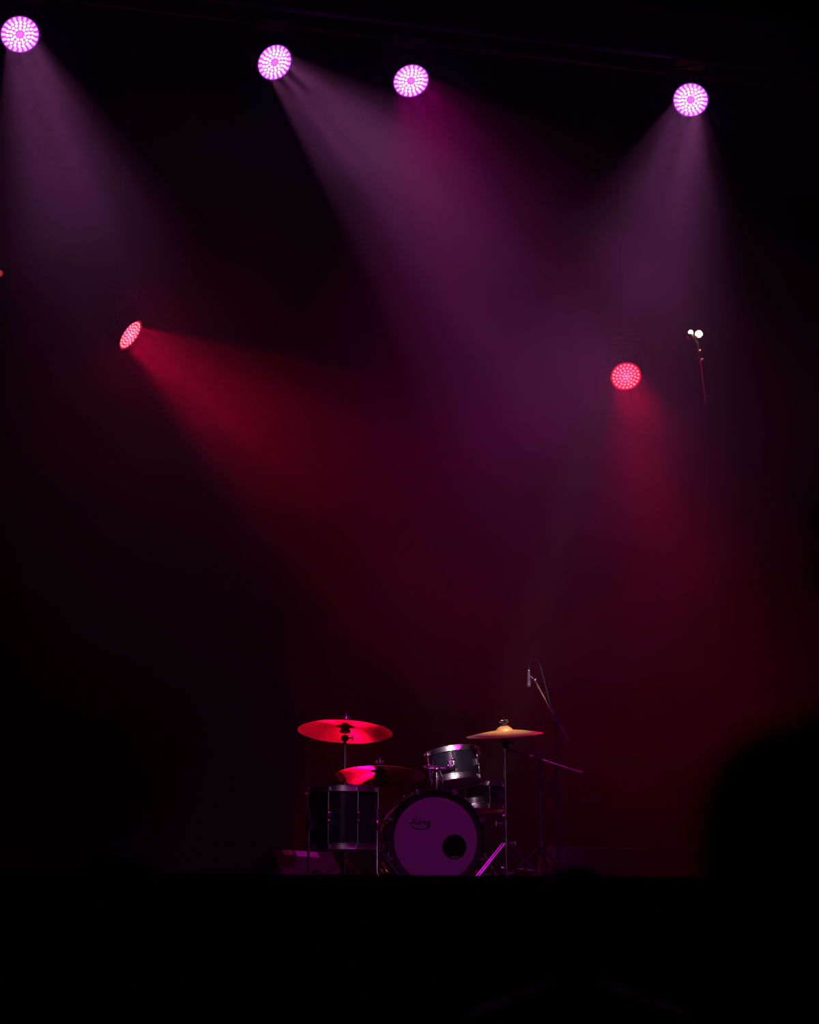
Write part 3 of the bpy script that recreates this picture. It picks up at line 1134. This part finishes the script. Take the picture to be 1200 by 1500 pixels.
# short boom stand
Fs = 10.25
s_l, s_r, s_p = pix(747, 1097.5, Fs), pix(853, 1132.5, Fs), pix(791, 1109, Fs)
r = thing('boom_stand', 'shorter boom stand with thick post beside the monitor wedge', 'stand', (s_p.x, s_p.y + 0.02, STAGE_Z))
o0 = r.location
H = s_p.z - STAGE_Z
b = MB()
b.tube([(0, 0, 0.10), (0, 0, H - 0.13)], 0.0125, 14)
b.build('lower_tube', 'dark_chrome', r)
b = MB()
b.tube([(0, 0, H - 0.13), (0, 0, H)], 0.0085, 12)
b.build('upper_tube', 'matt_black', r)
b = MB()
b.lathe([(0.013, -0.05), (0.019, -0.04), (0.019, 0.02), (0.009, 0.03)], 14, TR(0, 0, H - 0.13))
b.tube([(0.0, 0, H - 0.17), (0.045, -0.02, H - 0.17)], 0.005, 8)
b.ball((0.052, -0.022, H - 0.17), 0.010, 10, 8)
b.build('clutch', 'black_metal', r)
b = MB()
b.lathe([(0.013, 0), (0.026, 0.0), (0.026, 0.05), (0.013, 0.07)], 14, TR(0, 0, 0.22))
b.ball((0.0, -0.028, 0.25), 0.010, 10, 8)
b.build('tripod_collar', 'black_metal', r)
for k in range(3):
    a = R(192 + 120 * k)
    b = MB()
    b.tube([(0.02, 0, 0.245), (0.30, 0, 0.012)], 0.0075, 8, M=RZ(a))
    o = b.build('leg', 'dark_chrome', r)
    b = MB()
    b.tube([(0.012, 0, 0.12), (0.15, 0, 0.14)], 0.004, 6, M=RZ(a))
    b.build('leg_strut', 'dark_chrome', o)
    b = MB()
    b.ball((0.30, 0, 0.014), (0.020, 0.013, 0.013), 10, 6, RZ(a))
    b.build('rubber_foot', 'rubber', o)
b = MB()
b.tube([s_l - o0, s_r - o0], [0.0065, 0.0065], 10)
b.build('boom_tip', 'dark_chrome', r)
b = MB()
e = s_l.lerp(s_r, 0.55)
b.tube([s_l.lerp(s_r, 0.93) - o0, s_r - o0], [0.010, 0.010], 10)
b.build('counterweight', 'mic_grey', r)
b = MB()
p = s_p - o0
b.tube([p + Vector((0, -0.025, 0)), p + Vector((0, 0.03, 0))], 0.020, 14)
b.tube([p + Vector((0.0, 0, 0)), p + Vector((-0.02, -0.01, 0.02))], 0.006, 8)
b.ball(p + Vector((-0.022, -0.028, 0.016)), 0.008, 10, 8)
b.build('pivot_clamp', 'black_metal', r)
m0, m1 = pix(744, 1100, Fs), pix(733, 1081, Fs)
r = thing('microphone', 'short dark microphone at the tip of the lower boom', 'microphone', m0)
q = (m1 - m0).to_track_quat('Z', 'Y').to_matrix().to_4x4()
b = MB()
b.lathe([(0.0, 0.0), (0.010, 0.0), (0.011, 0.01), (0.014, 0.045), (0.019, 0.058), (0.020, 0.075), (0.012, 0.087), (0, 0.087)], 16, q)
b.build('body', 'mic_grey', r)
b = MB()
b.lathe([(0.0145, 0.012), (0.017, 0.012), (0.018, 0.034), (0.0155, 0.034)], 14, q, True)
b.tube([(0, 0, 0.0), (0.02, 0, 0.012)], 0.006, 8)
b.build('clip', 'black_metal', r)

# ------------------------------------------------------------------ monitor wedges


def wedge(label, px, py, Y, a, L, h):
    p = pixy(px, py, Y)
    # peak's near end given; local frame: x along the cabinet, y away from the audience
    run, depth = 0.15, 0.42
    peak = Vector((p.x, p.y, 0))
    M = RZ(R(a))
    org = peak - (M @ Vector((0, run, 0)))
    r = thing('monitor_wedge', label, 'speaker', (org.x, org.y, STAGE_Z), M, 'stage monitor wedges')
    b = MB()
    poly = [(0, 0), (0, 0.03), (run - 0.008, h - 0.006), (run, h), (run + 0.012, h - 0.006), (depth, 0.07), (depth, 0.0)]
    b.prism(poly, 0.0, L)
    b.build('cabinet', 'speaker_carpet', r, False)
    # grille on the slope towards the players
    d = Vector((0, depth - run, 0.07 - h))
    d.normalize()
    nrm = Vector((0, -d.z, d.y))
    b = MB()
    M2 = Matrix(((1, 0, 0, L / 2), (0, d.y, nrm.y, (run + depth) / 2), (0, d.z, nrm.z, (h + 0.07) / 2), (0, 0, 0, 1)))
    b.box((0, 0, 0.008), (L - 0.05, math.hypot(depth - run, h - 0.07) - 0.05, 0.012), M2, 0.004)
    b.build('grille', 'grille_steel', r)
    # corner protectors at both ends of the ridge
    for x in (0.012, L - 0.012):
        b = MB()
        b.ball((x, run, h - 0.004), 0.013, 10, 6)
        b.build('corner_protector', 'dark_chrome', r)
    # recessed connector cup on the audience side
    fd = Vector((0, run - 0.008, h - 0.036)).normalized()
    fn = Vector((0, -fd.z, fd.y))
    M3 = Matrix(((1, 0, 0, L * 0.56), (0, fd.y, fn.y, run * 0.42), (0, fd.z, fn.z, 0.03 + (h - 0.03) * 0.42), (0, 0, 0, 1)))
    b = MB()
    b.box((0, 0, 0.001), (0.10, 0.06, 0.006), M3, 0.002)
    o = b.build('connector_cup', 'matt_black', r)
    b = MB()
    b.lathe([(0.010, 0.003), (0.014, 0.003), (0.014, 0.009), (0.010, 0.009)], 14, M3 @ TR(0.0, -0.008, 0), True)
    b.build('jack', 'chrome_soft', o)
    # end handles
    b = MB()
    b.box((-0.002, run + 0.08, h * 0.38), (0.006, 0.11, 0.05), None, 0.002)
    b.build('side_handle', 'matt_black', r)
    return r, fd, fn, run, L


wr, fd, fn, run, L = wedge('black monitor wedge with pale tape strips along its top, beside the floor tom', 397, 1238, 10.95, 58, 0.64, 0.275)
for (x0, x1, t0, t1) in ((0.10, 0.20, 0.86, 0.97), (0.235, 0.47, 0.84, 0.97)):
    b = MB()
    hh_ = 0.275 - 0.03
    Lf = math.hypot(run, hh_)
    M3 = Matrix(((1, 0, 0, 0), (0, fd.y, fn.y, 0), (0, fd.z, fn.z, 0.03), (0, 0, 0, 1)))
    b.box(((x0 + x1) / 2, Lf * (t0 + t1) / 2, 0.0015), (x1 - x0, Lf * (t1 - t0), 0.0016), M3)
    o = b.build('tape_strip', 'paper_tape', wr, False)
    o['label'] = 'pale tape strip'
wedge('plain black monitor wedge beside the shorter boom stand', 804, 1232, 11.2, 28, 0.74, 0.300)

# ------------------------------------------------------------------ audience


def remeshed(b, name, material, parent, vox=0.010, sm=3):
    o = b.build(name, material, parent)
    m = o.modifiers.new('remesh', 'REMESH')
    m.mode = 'VOXEL'
    m.voxel_size = vox
    m.use_smooth_shade = True
    s = o.modifiers.new('smooth', 'SMOOTH')
    s.factor = 0.5
    s.iterations = sm
    return o


def person(label, px, py, F, yaw, scale, long_hair=False, ref='head'):
    """standing figure with its back to the camera, looking at the stage (local +y)"""
    ref_p = pix(px, py, F)
    r = thing('person', label, 'person', (ref_p.x, ref_p.y, 0.0), RZ(R(yaw)) @ Matrix.Scale(scale, 4), 'audience in front of the stage')
    e = [0.0]

    def limbs(b, parts, g):
        for p in parts:
            if p[0] == 'c':
                b.capsule(p[1], p[2], p[3] + g, p[4] + g)
            else:
                b.ball(p[1], tuple(q + g for q in p[2]), 18, 12)

    torso = [('e', (0, 0, 1.27), (0.165, 0.108, 0.19)), ('e', (0, 0.0, 1.08), (0.142, 0.102, 0.17)), ('e', (0, -0.01, 0.95), (0.165, 0.115, 0.12)),
             ('c', (-0.165, -0.005, 1.405), (0.165, -0.005, 1.405), 0.055, 0.055),
             ('c', (0, -0.015, 1.475), (-0.14, -0.01, 1.425), 0.046, 0.042), ('c', (0, -0.015, 1.475), (0.14, -0.01, 1.425), 0.046, 0.042)]
    head = [('e', (0, 0.01, 1.635), (0.076, 0.096, 0.112)), ('e', (0, 0.035, 1.565), (0.056, 0.066, 0.058)),
            ('c', (0, 0.100, 1.628), (0, 0.117, 1.602), 0.010, 0.014), ('e', (0, 0.096, 1.568), (0.024, 0.010, 0.009)),
            ('e', (-0.078, 0.0, 1.615), (0.012, 0.024, 0.032)), ('e', (0.078, 0.0, 1.615), (0.012, 0.024, 0.032)),
            ('c', (0, -0.012, 1.44), (0, 0.0, 1.57), 0.057, 0.053)]
    uarm, larm, legs, feet = [], [], [], []
    for s in (-1, 1):
        sh, el, wr_ = Vector((s * 0.190, -0.005, 1.40)), Vector((s * 0.225, -0.02, 1.12)), Vector((s * 0.215, 0.07, 0.89))
        uarm.append(('c', sh, el, 0.052, 0.042))
        larm.append(('c', el, wr_, 0.041, 0.027))
        pc = wr_ + Vector((0, 0.03, -0.06))
        larm.append(('e', pc, (0.016, 0.038, 0.052)))
        for k, ln in enumerate((0.060, 0.070, 0.066, 0.052)):
            q0 = pc + Vector((0, 0.028 - 0.019 * k, -0.045))
            q1 = q0 + Vector((-s * 0.006, 0.006, -ln * 0.55))
            q2 = q1 + Vector((-s * 0.016, 0.004, -ln * 0.42))
            larm.append(('c', q0, q1, 0.0088, 0.0080))
            larm.append(('c', q1, q2, 0.0080, 0.0068))
        t0 = pc + Vector((-s * 0.004, 0.034, 0.012))
        t1 = t0 + Vector((-s * 0.012, 0.026, -0.026))
        larm.append(('c', t0, t1, 0.012, 0.0095))
        larm.append(('c', t1, t1 + Vector((-s * 0.006, 0.008, -0.028)), 0.0095, 0.0075))
        hip, kn, an = Vector((s * 0.088, 0, 0.93)), Vector((s * 0.098, 0.012, 0.50)), Vector((s * 0.105, -0.02, 0.09))
        legs.append(('c', hip, kn, 0.086, 0.056))
        legs.append(('c', kn, an, 0.056, 0.037))
        feet.append(('e', (s * 0.11, 0.05, 0.040), (0.042, 0.130, 0.038)))
    b = MB()
    limbs(b, torso + head + uarm + larm + legs + feet, 0.0)
    remeshed(b, 'body', 'skin', r, 0.0085)
    b = MB()
    limbs(b, torso + uarm, 0.013)
    remeshed(b, 'shirt', 'shirt_black', r, 0.012)
    b = MB()
    limbs(b, [('e', (0, -0.01, 0.95), (0.166, 0.116, 0.10))] + legs, 0.016)
    remeshed(b, 'trousers', 'trousers_dark', r, 0.012)
    for f in feet:
        b = MB()
        b.ball((f[1][0], f[1][1], 0.048), (0.052, 0.142, 0.047), 18, 12)
        b.box((f[1][0], f[1][1], 0.010), (0.088, 0.26, 0.020), None, 0.006)
        remeshed(b, 'shoe', 'shoe_dark', r, 0.012, 2)
    b = MB()
    b.ball((0, -0.012, 1.668), (0.085, 0.102, 0.096), 18, 12)
    b.ball((0, -0.040, 1.615), (0.080, 0.075, 0.085), 18, 12)
    if long_hair:
        b.capsule((0, -0.055, 1.62), (0, -0.085, 1.40), 0.080, 0.060)
    remeshed(b, 'hair', 'hair_dark', r, 0.010)
    for s in (-1, 1):
        b = MB()
        b.ball((s * 0.031, 0.092, 1.640), 0.011, 10, 8)
        b.build('eye', 'eye_white', r)
    return r


def person_at(label, px, py, F, yaw, long_hair=False, top=1.766):
    """scale chosen so that the crown reaches that pixel at that distance"""
    p = pix(px, py, F)
    return person(label, px, py, F, yaw, p.z / top, long_hair)


person_at('dark-haired spectator in black before the plain monitor wedge, crown showing', 842, 1262, 3.5, -8)
person_at('long-haired spectator in black away from the drums, crown showing', 172, 1238, 2.6, 6, True)
# the near spectator: shoulder and arm cut into the frame, head outside
person('tall spectator in black, only shoulder and arm in view', 1405, 1040, 1.40, 38, 1.087)
